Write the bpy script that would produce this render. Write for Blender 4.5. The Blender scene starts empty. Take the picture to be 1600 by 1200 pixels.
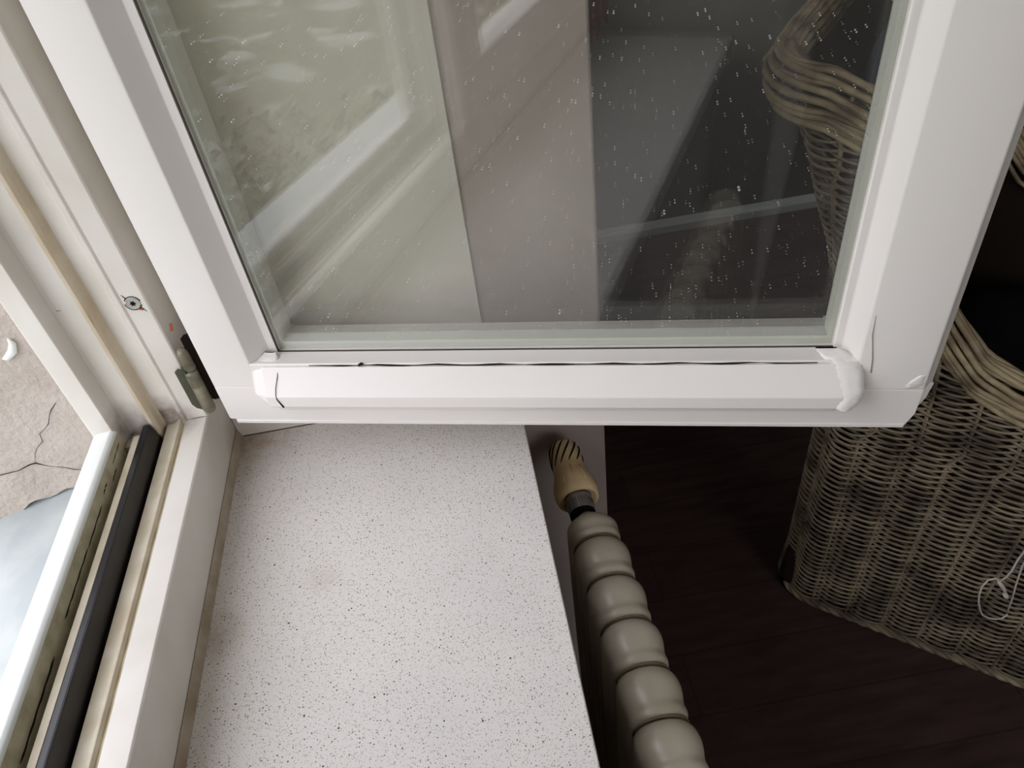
import bpy, bmesh, math, random
from mathutils import Vector, Matrix
random.seed(7)
PI = math.pi
scene = bpy.context.scene
COL = scene.collection

# ------------------------------------------------------------------ camera
cam_d = bpy.data.cameras.new('camera'); cam = bpy.data.objects.new('camera', cam_d); COL.objects.link(cam)
cam_d.sensor_width = 36.0; cam_d.lens = 1185.0 / 1600.0 * 36.0
cam_d.clip_start = 0.01; cam_d.clip_end = 200
CP = Vector((0.2726, -0.5709, 0.4870))
# world axes expressed in the camera frame (right, down, forward)
RX = (0.98407635, -0.17452636, 0.03367913)
RY = (-0.14163822, -0.65548494, 0.74180733)
RZ = (-0.10738877, -0.7347653, -0.66976683)
m = Matrix(((RX[0], -RX[1], -RX[2]), (RY[0], -RY[1], -RY[2]), (RZ[0], -RZ[1], -RZ[2]))).to_4x4()
m.translation = CP
cam.matrix_world = m
scene.camera = cam

# ------------------------------------------------------------------ light
world = bpy.data.worlds.new('world'); scene.world = world; world.use_nodes = True
wn = world.node_tree.nodes; wl = world.node_tree.links
bg = wn['Background']
tc = wn.new('ShaderNodeTexCoord'); sep = wn.new('ShaderNodeSeparateXYZ'); rmp = wn.new('ShaderNodeValToRGB')
wl.new(tc.outputs['Generated'], sep.inputs[0]); wl.new(sep.outputs['Z'], rmp.inputs[0])
rmp.color_ramp.elements[0].position = 0.0; rmp.color_ramp.elements[0].color = (0.58, 0.565, 0.56, 1)
rmp.color_ramp.elements[1].position = 0.55; rmp.color_ramp.elements[1].color = (0.95, 0.955, 1.04, 1)
wl.new(rmp.outputs[0], bg.inputs['Color'])
bg.inputs['Strength'].default_value = 2.3
scene.view_settings.view_transform = 'Standard'
scene.view_settings.look = 'None'
scene.view_settings.exposure = 0.70
scene.view_settings.gamma = 1.0
scene.view_settings.use_curve_mapping = False
scene.cycles.max_bounces = 10
scene.cycles.transparent_max_bounces = 24
scene.cycles.diffuse_bounces = 6
scene.cycles.glossy_bounces = 5

# ------------------------------------------------------------------ materials
def srgb(r, g, b):
    f = lambda c: (c / 255 / 12.92) if c / 255 <= 0.04045 else ((c / 255 + 0.055) / 1.055) ** 2.4
    return (f(r), f(g), f(b), 1)

def mat(name, col, rough=0.5, spec=0.5, metal=0.0, var=None, vscale=8.0, bump=0.0, bscale=60.0, bdist=0.001,
        speck=None, speck_scale=400, speck_th=0.12, stretch=None):
    """principled material; var = second colour mixed by noise, bump = noise bump"""
    mt = bpy.data.materials.new(name); mt.use_nodes = True
    n = mt.node_tree.nodes; l = mt.node_tree.links; b = n['Principled BSDF']
    b.inputs['Roughness'].default_value = rough; b.inputs['Metallic'].default_value = metal
    b.inputs['Specular IOR Level'].default_value = spec
    t = n.new('ShaderNodeTexCoord'); vec = t.outputs['Object']
    if stretch:
        mp = n.new('ShaderNodeMapping'); mp.inputs['Scale'].default_value = stretch
        l.new(vec, mp.inputs['Vector']); vec = mp.outputs['Vector']
    out = None
    if var:
        nz = n.new('ShaderNodeTexNoise'); nz.inputs['Scale'].default_value = vscale; nz.inputs['Detail'].default_value = 5
        l.new(vec, nz.inputs['Vector'])
        r = n.new('ShaderNodeValToRGB'); r.color_ramp.elements[0].position = 0.38 if name[:5] != 'olive' or name[6:7] != 'g' else 0.56; r.color_ramp.elements[1].position = 0.66
        r.color_ramp.elements[0].color = col; r.color_ramp.elements[1].color = var
        l.new(nz.outputs['Fac'], r.inputs[0]); out = r.outputs[0]
    if speck:
        for i, (sc_, th, sc_col) in enumerate(speck):
            vo = n.new('ShaderNodeTexVoronoi'); vo.inputs['Scale'].default_value = sc_
            l.new(t.outputs['Object'], vo.inputs['Vector'])
            lt = n.new('ShaderNodeMath'); lt.operation = 'LESS_THAN'; lt.inputs[1].default_value = th
            # only some of the cells carry a speck
            wnz = n.new('ShaderNodeSeparateColor'); l.new(vo.outputs['Color'], wnz.inputs[0])
            g = n.new('ShaderNodeMath'); g.operation = 'MULTIPLY'; l.new(wnz.outputs[0], g.inputs[0]); g.inputs[1].default_value = 1.0
            th2 = n.new('ShaderNodeMath'); th2.operation = 'MULTIPLY'; l.new(g.outputs[0], th2.inputs[0]); th2.inputs[1].default_value = th * 2
            lt2 = n.new('ShaderNodeMath'); lt2.operation = 'LESS_THAN'; l.new(vo.outputs['Distance'], lt2.inputs[0]); l.new(th2.outputs[0], lt2.inputs[1])
            mx = n.new('ShaderNodeMixRGB'); mx.inputs[2].default_value = sc_col
            l.new(lt2.outputs[0], mx.inputs[0])
            if out: l.new(out, mx.inputs[1])
            else: mx.inputs[1].default_value = col
            out = mx.outputs[0]
    if out: l.new(out, b.inputs['Base Color'])
    else: b.inputs['Base Color'].default_value = col
    if bump:
        nb = n.new('ShaderNodeTexNoise'); nb.inputs['Scale'].default_value = bscale; nb.inputs['Detail'].default_value = 6
        l.new(vec, nb.inputs['Vector'])
        bp = n.new('ShaderNodeBump'); bp.inputs['Strength'].default_value = bump; bp.inputs['Distance'].default_value = bdist
        l.new(nb.outputs['Fac'], bp.inputs['Height']); l.new(bp.outputs[0], b.inputs['Normal'])
    return mt

def stain(mt, spots, col):
    """dirt patches of their own shape around given object-space points: [(point, radius, amount)]"""
    n = mt.node_tree.nodes; l = mt.node_tree.links; b = n['Principled BSDF']
    geo = n.new('ShaderNodeNewGeometry')
    nz = n.new('ShaderNodeTexNoise'); nz.inputs['Scale'].default_value = 90; nz.inputs['Detail'].default_value = 6
    l.new(geo.outputs['Position'], nz.inputs['Vector'])
    acc = None
    for (p, r, a) in spots:
        d = n.new('ShaderNodeVectorMath'); d.operation = 'DISTANCE'; l.new(geo.outputs['Position'], d.inputs[0]); d.inputs[1].default_value = p
        mr = n.new('ShaderNodeMapRange'); mr.inputs['From Min'].default_value = 0; mr.inputs['From Max'].default_value = r
        mr.inputs['To Min'].default_value = a; mr.inputs['To Max'].default_value = 0
        l.new(d.outputs['Value'], mr.inputs['Value'])
        if acc:
            ad = n.new('ShaderNodeMath'); ad.operation = 'MAXIMUM'; l.new(acc, ad.inputs[0]); l.new(mr.outputs[0], ad.inputs[1]); acc = ad.outputs[0]
        else: acc = mr.outputs[0]
    mu = n.new('ShaderNodeMath'); mu.operation = 'MULTIPLY'; l.new(acc, mu.inputs[0]); l.new(nz.outputs['Fac'], mu.inputs[1]); mu.use_clamp = True
    m2 = n.new('ShaderNodeMath'); m2.operation = 'MULTIPLY'; l.new(mu.outputs[0], m2.inputs[0]); m2.inputs[1].default_value = 1.7; m2.use_clamp = True
    mx = n.new('ShaderNodeMixRGB'); mx.inputs[2].default_value = col; l.new(m2.outputs[0], mx.inputs[0])
    src = b.inputs['Base Color']
    if src.is_linked: l.new(src.links[0].from_socket, mx.inputs[1])
    else: mx.inputs[1].default_value = src.default_value
    l.new(mx.outputs[0], src)

def glass_mat(name, tint, dust=True):
    mt = bpy.data.materials.new(name); mt.use_nodes = True
    n = mt.node_tree.nodes; l = mt.node_tree.links; n.clear()
    out = n.new('ShaderNodeOutputMaterial'); tr = n.new('ShaderNodeBsdfTransparent'); gl = n.new('ShaderNodeBsdfGlossy')
    tr.inputs['Color'].default_value = tint; gl.inputs['Roughness'].default_value = 0.0
    gl.inputs['Color'].default_value = (1, 1, 1, 1)
    lw = n.new('ShaderNodeLayerWeight'); lw.inputs['Blend'].default_value = 0.5
    pw = n.new('ShaderNodeMath'); pw.operation = 'POWER'; pw.inputs[1].default_value = 5; l.new(lw.outputs['Facing'], pw.inputs[0])
    ma = n.new('ShaderNodeMath'); ma.operation = 'MULTIPLY_ADD'; ma.inputs[1].default_value = 0.955; ma.inputs[2].default_value = 0.045
    l.new(pw.outputs[0], ma.inputs[0])
    mx = n.new('ShaderNodeMixShader'); l.new(ma.outputs[0], mx.inputs[0]); l.new(tr.outputs[0], mx.inputs[1]); l.new(gl.outputs[0], mx.inputs[2])
    last = mx.outputs[0]
    if dust:   # dried specks of dust and lime, denser in patches; plus an even haze added to lift the darks
        t = n.new('ShaderNodeTexCoord')
        df = n.new('ShaderNodeBsdfDiffuse'); df.inputs['Color'].default_value = (0.8, 0.8, 0.78, 1)
        acc = None
        for sc_, th in ((60, 0.060), (170, 0.105), (360, 0.19)):
            mp = n.new('ShaderNodeMapping'); mp.inputs['Scale'].default_value = (1, 0.02, 1.0); l.new(t.outputs['Object'], mp.inputs['Vector'])
            vo = n.new('ShaderNodeTexVoronoi'); vo.inputs['Scale'].default_value = sc_; l.new(mp.outputs[0], vo.inputs['Vector'])
            sc2 = n.new('ShaderNodeSeparateColor'); l.new(vo.outputs['Color'], sc2.inputs[0])
            p3 = n.new('ShaderNodeMath'); p3.operation = 'POWER'; p3.inputs[1].default_value = 3; l.new(sc2.outputs[0], p3.inputs[0])
            m3 = n.new('ShaderNodeMath'); m3.operation = 'MULTIPLY'; m3.inputs[1].default_value = th; l.new(p3.outputs[0], m3.inputs[0])
            lt = n.new('ShaderNodeMath'); lt.operation = 'LESS_THAN'; l.new(vo.outputs['Distance'], lt.inputs[0]); l.new(m3.outputs[0], lt.inputs[1])
            if acc:
                ad = n.new('ShaderNodeMath'); ad.operation = 'MAXIMUM'; l.new(acc, ad.inputs[0]); l.new(lt.outputs[0], ad.inputs[1]); acc = ad.outputs[0]
            else: acc = lt.outputs[0]
        sc3 = n.new('ShaderNodeMath'); sc3.operation = 'MULTIPLY_ADD'; sc3.inputs[1].default_value = 0.5; sc3.inputs[2].default_value = 0.014; l.new(acc, sc3.inputs[0])
        m2 = n.new('ShaderNodeMixShader'); l.new(sc3.outputs[0], m2.inputs[0]); l.new(last, m2.inputs[1]); l.new(df.outputs[0], m2.inputs[2])
        last = m2.outputs[0]
    l.new(last, out.inputs['Surface'])
    return mt

WHITE = srgb(226, 222, 216)
M = {}
M['sash'] = mat('sash_white_paint', srgb(229, 225, 220), 0.38, 0.5, var=srgb(222, 219, 213), vscale=6, bump=0.25, bscale=55, bdist=0.0006, stretch=(1, 1, 0.25))
M['rail'] = mat('sash_white_paint_along_rail', srgb(229, 225, 220), 0.38, 0.5, var=srgb(224, 219, 214), vscale=6, bump=0.25, bscale=55, bdist=0.0006, stretch=(0.2, 1, 1))
M['filler'] = mat('white_acrylic_filler', srgb(228, 225, 220), 0.3, 0.5, bump=0.6, bscale=130, bdist=0.0015)
M['frame'] = mat('frame_white_paint', srgb(222, 218, 210), 0.42, 0.45, var=srgb(212, 207, 196), vscale=14, bump=0.25, bscale=40, bdist=0.0006)
stain(M['frame'], [((-0.040, -0.006, 0.004), 0.032, 1.25), ((-0.026, -0.003, 0.003), 0.022, 0.9), ((-0.068, -0.02, 0.02), 0.03, 0.7), ((0.003, 0.045, -0.073), 0.05, 0.7)], srgb(92, 66, 44))
M['groove'] = mat('yellowed_old_paint', srgb(176, 164, 138), 0.55, 0.3, var=srgb(152, 136, 106), vscale=50, bump=0.5, bscale=90, bdist=0.0008)
M['cream'] = mat('cream_old_paint', srgb(205, 196, 176), 0.5, 0.4, var=srgb(186, 174, 150), vscale=40, bump=0.4, bscale=90, bdist=0.0006)
M['bead'] = mat('beige_sealant', srgb(216, 205, 184), 0.5, 0.4, var=srgb(204, 188, 160), vscale=30, bump=0.3, bscale=60)
M['olive'] = mat('weathered_olive_paint', srgb(196, 190, 164), 0.6, 0.3, var=srgb(164, 156, 128), vscale=60, bump=0.7, bscale=120, bdist=0.001)
M['grime'] = mat('brown_channel_grime', srgb(120, 94, 74), 0.8, 0.2, var=srgb(86, 68, 54), vscale=50, bump=0.5, bscale=200)
M['caulk'] = mat('tan_caulk', srgb(180, 168, 150), 0.6, 0.3, var=srgb(158, 142, 120), vscale=40, bump=0.4, bscale=120)
M['outerwhite'] = mat('outer_bar_white_paint', srgb(226, 230, 226), 0.4, 0.5, bump=0.3, bscale=60, bdist=0.0008)
M['rubber'] = mat('black_rubber_seal', srgb(20, 19, 23), 0.32, 0.5, bump=0.3, bscale=90, bdist=0.0006)
M['crack'] = mat('dark_crack', srgb(38, 30, 24), 0.9, 0.1)
M['crackred'] = mat('hairline_paint_crack', srgb(110, 74, 70), 0.9, 0.1)
M['steel'] = mat('galvanised_screw_steel', srgb(176, 176, 168), 0.4, 0.5, metal=0.3, bump=0.3, bscale=400, bdist=0.0003)
M['hinge'] = mat('dull_olive_grey_hinge_metal', srgb(138, 132, 112), 0.42, 0.5, metal=0.2, var=srgb(96, 94, 76), vscale=60, bump=0.4, bscale=200, bdist=0.0005)
M['rust'] = mat('orange_rust', srgb(150, 84, 64), 0.8, 0.2)
M['board'] = mat('speckled_white_composite', srgb(230, 226, 221), 0.35, 0.4, var=srgb(222, 218, 215), vscale=7,
                 speck=[(800, 0.20, srgb(190, 180, 164)), (560, 0.15, srgb(158, 148, 138)), (380, 0.125, srgb(112, 102, 92)), (110, 0.050, srgb(56, 50, 44))], bump=0.05, bscale=300, bdist=0.0002)
stain(M['board'], [((0.015, 0.04, -0.073), 0.07, 0.75), ((0.10, -0.16, -0.073), 0.02, 0.22), ((0.23, -0.42, -0.073), 0.05, 0.25), ((0.012, -0.2, -0.073), 0.03, 0.5)], srgb(150, 122, 92))
M['plaster'] = mat('rough_beige_plaster', srgb(174, 164, 154), 0.85, 0.15, var=srgb(184, 175, 166), vscale=18, bump=0.9, bscale=160, bdist=0.003)
M['slate'] = mat('pale_blue_grey_sill_coating', srgb(158, 166, 167), 0.45, 0.4, var=srgb(174, 180, 178), vscale=22, bump=0.2, bscale=60)
M['reveal'] = mat('cream_white_reveal_paint', srgb(214, 210, 200), 0.5, 0.4, var=srgb(206, 200, 190), vscale=3, bump=0.15, bscale=30)
M['taupe'] = mat('taupe_wall_plaster', srgb(172, 160, 153), 0.7, 0.25, var=srgb(158, 146, 139), vscale=4, bump=0.2, bscale=40)
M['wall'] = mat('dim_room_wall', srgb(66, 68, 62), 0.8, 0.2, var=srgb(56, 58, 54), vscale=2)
M['ceiling'] = mat('room_ceiling', srgb(150, 146, 140), 0.8, 0.2)
M['radiator'] = mat('cream_radiator_enamel', srgb(188, 182, 164), 0.28, 0.5, var=srgb(174, 166, 146), vscale=12, bump=0.15, bscale=60)
M['seam'] = mat('brown_seam_grime', srgb(120, 104, 82), 0.8, 0.2)
M['valve'] = mat('yellowed_valve_plastic', srgb(222, 196, 150), 0.35, 0.5, var=srgb(204, 174, 128), vscale=30)
M['slot'] = mat('dark_valve_slot', srgb(26, 20, 16), 0.9, 0.1)
M['collar'] = mat('grey_metal_collar', srgb(150, 142, 142), 0.4, 0.5, metal=0.5)
M['wicker'] = mat('grey_brown_rattan', srgb(168, 154, 128), 0.55, 0.35, var=srgb(88, 77, 64), vscale=16, bump=0.4, bscale=200, bdist=0.0008)
M['wickerrim'] = mat('pale_rattan_rim', srgb(186, 170, 136), 0.5, 0.35, var=srgb(118, 100, 78), vscale=22, bump=0.4, bscale=200, bdist=0.0008)
M['backing'] = mat('dark_cane_liner', srgb(46, 38, 30), 0.9, 0.1)
M['navy'] = mat('navy_cushion_cloth', srgb(54, 62, 88), 0.9, 0.2, var=srgb(40, 48, 70), vscale=14, bump=0.5, bscale=90, bdist=0.003)
M['darkcloth'] = mat('dark_green_black_cloth', srgb(24, 30, 28), 0.9, 0.2, bump=0.4, bscale=50, bdist=0.003)
M['redcloth'] = mat('dark_red_cloth', srgb(120, 62, 62), 0.9, 0.2, var=srgb(90, 44, 46), vscale=20, bump=0.4, bscale=60)
M['cord'] = mat('off_white_cord', srgb(196, 192, 182), 0.7, 0.3, bump=0.5, bscale=600, bdist=0.0004)
M['darkwood'] = mat('dark_stained_leg_wood', srgb(48, 36, 30), 0.5, 0.4)
M['skirt'] = mat('pale_grey_baseboard', srgb(186, 194, 192), 0.45, 0.4)
M['glass'] = glass_mat('dusty_window_glass', (0.98, 0.984, 0.974, 1))
M['glass2'] = glass_mat('clear_window_glass', (0.98, 0.984, 0.974, 1), dust=False)
M['spacer'] = mat('sage_grey_glazing_spacer', srgb(196, 198, 188), 0.5, 0.4)
M['gasket_shade'] = mat('dark_glazing_tape', srgb(70, 66, 58), 0.7, 0.2)
M['gravel'] = mat('olive_ground_cover_with_pale_patches', srgb(70, 72, 44), 0.9, 0.1, var=srgb(128, 130, 122), vscale=1.3, bump=0.6, bscale=20, bdist=0.02)
M['leaf'] = mat('olive_leaf', srgb(104, 108, 66), 0.5, 0.4, var=srgb(70, 76, 42), vscale=2.0)
M['bark'] = mat('brown_bark', srgb(88, 74, 58), 0.9, 0.1, bump=0.5, bscale=20)
# floorboards: dark reddish brown planks
def floor_mat():
    mt = bpy.data.materials.new('dark_red_brown_floorboards'); mt.use_nodes = True
    n = mt.node_tree.nodes; l = mt.node_tree.links; b = n['Principled BSDF']
    t = n.new('ShaderNodeTexCoord'); mp = n.new('ShaderNodeMapping'); mp.inputs['Rotation'].default_value = (0, 0, 0.0)
    l.new(t.outputs['Object'], mp.inputs['Vector'])
    br = n.new('ShaderNodeTexBrick'); br.inputs['Scale'].default_value = 1.0
    br.inputs['Brick Width'].default_value = 1.1; br.inputs['Row Height'].default_value = 0.12; br.inputs['Mortar Size'].default_value = 0.002
    br.inputs['Color1'].default_value = srgb(90, 69, 66); br.inputs['Color2'].default_value = srgb(84, 64, 62); br.inputs['Mortar'].default_value = srgb(76, 58, 56)
    l.new(mp.outputs[0], br.inputs['Vector'])
    nz = n.new('ShaderNodeTexNoise'); nz.inputs['Scale'].default_value = 9; nz.inputs['Detail'].default_value = 8
    mp2 = n.new('ShaderNodeMapping'); mp2.inputs['Scale'].default_value = (1, 5, 1); l.new(t.outputs['Object'], mp2.inputs['Vector']); l.new(mp2.outputs[0], nz.inputs['Vector'])
    mx = n.new('ShaderNodeMixRGB'); mx.blend_type = 'MULTIPLY'; mx.inputs[0].default_value = 0.7
    l.new(br.outputs['Color'], mx.inputs[1]); l.new(nz.outputs['Fac'], mx.inputs[2]); l.new(mx.outputs[0], b.inputs['Base Color'])
    b.inputs['Roughness'].default_value = 0.6; b.inputs['Specular IOR Level'].default_value = 0.15
    return mt
M['floor'] = floor_mat()

# ------------------------------------------------------------------ helpers
def link_mesh(name, verts, faces, material, parent=None, smooth=False, mats=None, fm=None, bevel=0.0, seg=2):
    me = bpy.data.meshes.new(name); me.from_pydata([tuple(v) for v in verts], [], faces); me.update()
    for mm in (mats or [material]): me.materials.append(mm)
    if fm:
        for p, i in zip(me.polygons, fm): p.material_index = i
    bm = bmesh.new(); bm.from_mesh(me); bmesh.ops.recalc_face_normals(bm, faces=bm.faces[:]); bm.to_mesh(me); bm.free()
    o = bpy.data.objects.new(name, me); COL.objects.link(o)
    if parent: o.parent = parent
    if smooth:
        for p in me.polygons: p.use_smooth = True
    if bevel:
        md = o.modifiers.new('bevel', 'BEVEL'); md.width = bevel; md.segments = seg; md.limit_method = 'ANGLE'; md.angle_limit = 0.5
        for p in me.polygons: p.use_smooth = True
        try:
            md.harden_normals = True
        except Exception: pass
    return o

class MB:
    def __init__(s): s.v = []; s.f = []; s.m = []
    def add(s, vs, fs, mi=0):
        b = len(s.v); s.v += [tuple(v) for v in vs]; s.f += [tuple(i + b for i in f) for f in fs]; s.m += [mi] * len(fs)
    def box(s, a, b, mi=0):
        x0, y0, z0 = a; x1, y1, z1 = b
        s.add([(x0,y0,z0),(x1,y0,z0),(x1,y1,z0),(x0,y1,z0),(x0,y0,z1),(x1,y0,z1),(x1,y1,z1),(x0,y1,z1)],
              [(0,3,2,1),(4,5,6,7),(0,1,5,4),(1,2,6,5),(2,3,7,6),(3,0,4,7)], mi)
    def prism(s, prof, fn, a, b, edge_mi=None, mi=0):
        """prof: closed list of 2-D points; fn(p,t)->3-D; extruded from a to b (numbers or callables per point)"""
        n = len(prof); A = [fn(p, a(p) if callable(a) else a) for p in prof]; B = [fn(p, b(p) if callable(b) else b) for p in prof]
        base = len(s.v); s.v += [tuple(v) for v in A + B]
        for i in range(n):
            j = (i + 1) % n; s.f.append((base + i, base + j, base + n + j, base + n + i)); s.m.append(edge_mi[i] if edge_mi else mi)
        s.f.append(tuple(base + i for i in reversed(range(n)))); s.m.append(mi)
        s.f.append(tuple(base + n + i for i in range(n))); s.m.append(mi)
    def tube(s, pts, r, k=8, mi=0, closed=False, caps=True):
        pts = [Vector(p) for p in pts]; n = len(pts); base = len(s.v)
        up = None
        for i, p in enumerate(pts):
            a = pts[(i - 1) % n] if (i > 0 or closed) else p; b = pts[(i + 1) % n] if (i < n - 1 or closed) else p
            t = (b - a).normalized()
            if up is None:
                up = t.orthogonal().normalized()
            up = (up - t * up.dot(t)).normalized(); w = t.cross(up)
            rr = r[i] if isinstance(r, (list, tuple)) else r
            for q in range(k):
                an = 2 * PI * q / k; s.v.append(tuple(p + up * (rr * math.cos(an)) + w * (rr * math.sin(an))))
        segs = n if closed else n - 1
        for i in range(segs):
            i2 = (i + 1) % n
            for q in range(k):
                q2 = (q + 1) % k; s.f.append((base + i*k + q, base + i*k + q2, base + i2*k + q2, base + i2*k + q)); s.m.append(mi)
        if caps and not closed:
            s.f.append(tuple(base + q for q in reversed(range(k)))); s.m.append(mi)
            s.f.append(tuple(base + (n-1)*k + q for q in range(k))); s.m.append(mi)
    def rings(s, rings, mi=0, cap=True):
        base = len(s.v); k = len(rings[0])
        for r in rings: s.v += [tuple(v) for v in r]
        for i in range(len(rings) - 1):
            for q in range(k):
                q2 = (q + 1) % k; s.f.append((base + i*k + q, base + i*k + q2, base + (i+1)*k + q2, base + (i+1)*k + q)); s.m.append(mi)
        if cap:
            s.f.append(tuple(base + q for q in reversed(range(k)))); s.m.append(mi)
            s.f.append(tuple(base + (len(rings)-1)*k + q for q in range(k))); s.m.append(mi)
    def build(s, name, material, parent=None, smooth=False, bevel=0.0, seg=2):
        mats = material if isinstance(material, (list, tuple)) else [material]
        return link_mesh(name, s.v, s.f, None, parent, smooth, mats, s.m, bevel, seg)

def thing(name, label, cat, loc=(0, 0, 0), group=None):
    o = bpy.data.objects.new(name, None); COL.objects.link(o); o.location = loc; o.empty_display_size = 0.05
    o['label'] = label; o['category'] = cat
    if group: o['group'] = group
    return o
def tag(o, label, cat, group=None):
    o['label'] = label; o['category'] = cat
    if group: o['group'] = group
    return o
def structure(o): o['kind'] = 'structure'; return o
def lab(o, t): o['label'] = t; return o

FLOOR = -0.90
WALL_END = -1.245      # near reveal of the window
HEAD = 1.38

# ------------------------------------------------------------------ room shell
w = MB()
w.box((-0.30, WALL_END, -3.3), (0.28, 0.045, -0.125))            # parapet under the window, with the radiator niche in front of it
w.box((-0.15, WALL_END, -0.1249), (-0.093, -0.008, -0.115))
w.build('wall_window_parapet', M['taupe']); structure(COL.objects['wall_window_parapet']); COL.objects['wall_window_parapet'].name = 'wall_parapet'
w = MB()
w.box((-0.093, 0.045, -3.3), (0.402, 0.70, 2.2)); w.box((-0.093, 0.70, -3.3), (0.402, 1.45, -0.1)); w.box((-0.093, 0.70, HEAD), (0.402, 1.45, 2.2)); w.box((-0.093, 1.45, -3.3), (0.402, 1.8, 2.2))   # with an unseen opening added to let fill daylight into the room
o = structure(w.build('wall_left', M['taupe'], bevel=0.004))
w = MB()
w.box((-0.093, -3.0, -3.3), (0.402, WALL_END - 0.045, 2.2))
structure(w.build('wall_near_left', M['reveal']))
w = MB(); w.box((-0.30, WALL_END - 0.04, HEAD + 0.05), (0.402, 0.044, 2.2)); structure(w.build('wall_above', M['taupe']))
# exterior plaster reveals (irregular lower edge where the render meets the sill)
def sill_z(x): return -0.052 + 0.27 * (x + 0.15) - 0.01
v = []; f = []
NX, NZ = 30, 60
for i in range(NX + 1):
    x = -0.0935 - 0.2065 * i / NX
    zb = -0.052 + 0.27 * (x + 0.14) + 0.004 * math.sin(x * 60) - 0.003 * math.cos(x * 140) + 0.15 * (x + 0.14) ** 2
    for j in range(NZ + 1):
        t_ = j / NZ; z = zb + (2.2 - zb) * t_ ** 2
        v.append((x, -0.010 + 0.0012 * math.sin(x * 90 + z * 33) + 0.0008 * math.sin(z * 120 - x * 40), z))
for i in range(NX):
    for j in range(NZ):
        a = i * (NZ + 1) + j; f.append((a, a + NZ + 1, a + NZ + 2, a + 1))
# back of the slab
nb = len(v)
for i in (0, NX):
    pass
x0, x1 = -0.0935, -0.30   # the slab ends at the outer face
front_bottom = [i * (NZ + 1) for i in range(NX + 1)]
v2 = [(v[i][0], 0.05, v[i][2]) for i in front_bottom]
b0 = len(v); v += v2
for i in range(NX): f.append((front_bottom[i], front_bottom[i+1], b0 + i + 1, b0 + i))
ft = [i * (NZ + 1) + NZ for i in range(NX + 1)]; b1 = len(v); v += [(v[i][0], 0.05, 2.2) for i in ft]
for i in range(NX): f.append((ft[i+1], ft[i], b1 + i, b1 + i + 1)); f.append((b0 + i, b0 + i + 1, b1 + i + 1, b1 + i))
o = structure(link_mesh('wall_plaster_reveal', v, f, M['plaster'], smooth=True)); o.name = 'wall_outside'
w = MB()
pts = [(0, 735), (28, 722), (47, 722), (55, 723), (72, 728), (100, 730), (118, 734), (138, 736)]
# crack in the plaster (Y plane -0.0115), pixel positions were turned into metres beforehand
cr = [(-0.2287, -0.0223), (-0.2084, -0.0193), (-0.1897, -0.0168), (-0.176, -0.013), (-0.1699, -0.0108), (-0.1628, -0.0174), (-0.1484, -0.0232), (-0.1401, -0.0293), (-0.1301, -0.032)]
w.tube([(x, -0.0112, z + 0.0008 * math.sin(i * 2.7)) for i, (x, z) in enumerate(cr)], [0.0002, 0.0004, 0.0004, 0.0006, 0.0007, 0.0005, 0.0004, 0.0003, 0.0002], 5)
cr2 = [(-0.1699, -0.0108), (-0.1640, 0.001), (-0.1586, 0.0072), (-0.1500, 0.014), (-0.1475, 0.0238), (-0.1400, 0.029), (-0.1339, 0.0341), (-0.1280, 0.044), (-0.1234, 0.0498), (-0.1106, 0.0613), (-0.1023, 0.0641)]
w.tube([(x, -0.0112, z) for (x, z) in cr2], [0.0001, 0.0002, 0.0002, 0.0003, 0.0003, 0.0002, 0.0004, 0.0003, 0.0004, 0.0003, 0.0002], 5)
w.build('plaster_crack', M['crack'], COL.objects['wall_outside'])
w = MB(); w.tube([(-0.1173, -0.0118, 0.1331), (-0.1162, -0.0122, 0.1273), (-0.1203, -0.0124, 0.1197), (-0.1277, -0.0122, 0.1142), (-0.1323, -0.0118, 0.1138)], [0.0006, 0.0030, 0.0038, 0.0030, 0.0008], 8)
w.build('white_paint_dab', M['outerwhite'], COL.objects['wall_outside'], smooth=True)
# outer sill
w = MB()
prof = [(-0.088, -0.0385), (-0.34, -0.0385 - 0.27 * 0.252), (-0.34, -0.124), (-0.088, -0.118)]
w.prism(prof, lambda p, t: (p[0], t, p[1]), WALL_END, 0.0)
o = w.build('outer_windowsill', M['slate'], bevel=0.003)
tag(o, 'smooth pale blue-grey sloping sill outside below the cracked beige plaster', 'windowsill')

# room
w = MB(); w.box((0.0, -3.0, FLOOR - 0.1), (4.2, 1.8, FLOOR)); structure(w.build('floor', M['floor']))
w = MB(); w.box((0.402, -3.0, 1.9), (4.2, 1.8, 2.0)); structure(w.build('ceiling', M['reveal']))
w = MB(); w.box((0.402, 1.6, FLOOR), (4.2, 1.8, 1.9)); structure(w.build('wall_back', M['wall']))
w = MB(); w.box((4.1, -3.0, FLOOR), (4.2, 1.6, 1.9)); structure(w.build('wall_right', M['reveal']))
w = MB(); w.box((0.402, -3.0, FLOOR), (1.0, -2.9, 1.9)); w.box((2.6, -3.0, FLOOR), (4.1, -2.9, 1.9)); w.box((1.0, -3.0, FLOOR), (2.6, -2.9, -0.1)); w.box((1.0, -3.0, 1.3), (2.6, -2.9, 1.9));   # unseen opening behind the viewer, added for more fill daylight
structure(w.build('wall_near', M['reveal']))
w = MB(); prof = [(1.6, FLOOR), (1.575, FLOOR), (1.575, FLOOR + 0.024), (1.585, FLOOR + 0.030), (1.588, FLOOR + 0.034), (1.594, FLOOR + 0.040), (1.6, FLOOR + 0.040)]
w.prism(prof, lambda p, t: (t, p[0], p[1]), 0.402, 4.1); structure(w.build('baseboard_back', M['skirt']))
# white painted lining of the reveal, ends in a straight vertical edge
w = MB(); w.box((0.0005, 0.0425, -0.073), (0.2795, 0.0452, HEAD + 0.04)); o = structure(w.build('trim_1', M['reveal'], bevel=0.0008))

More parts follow.
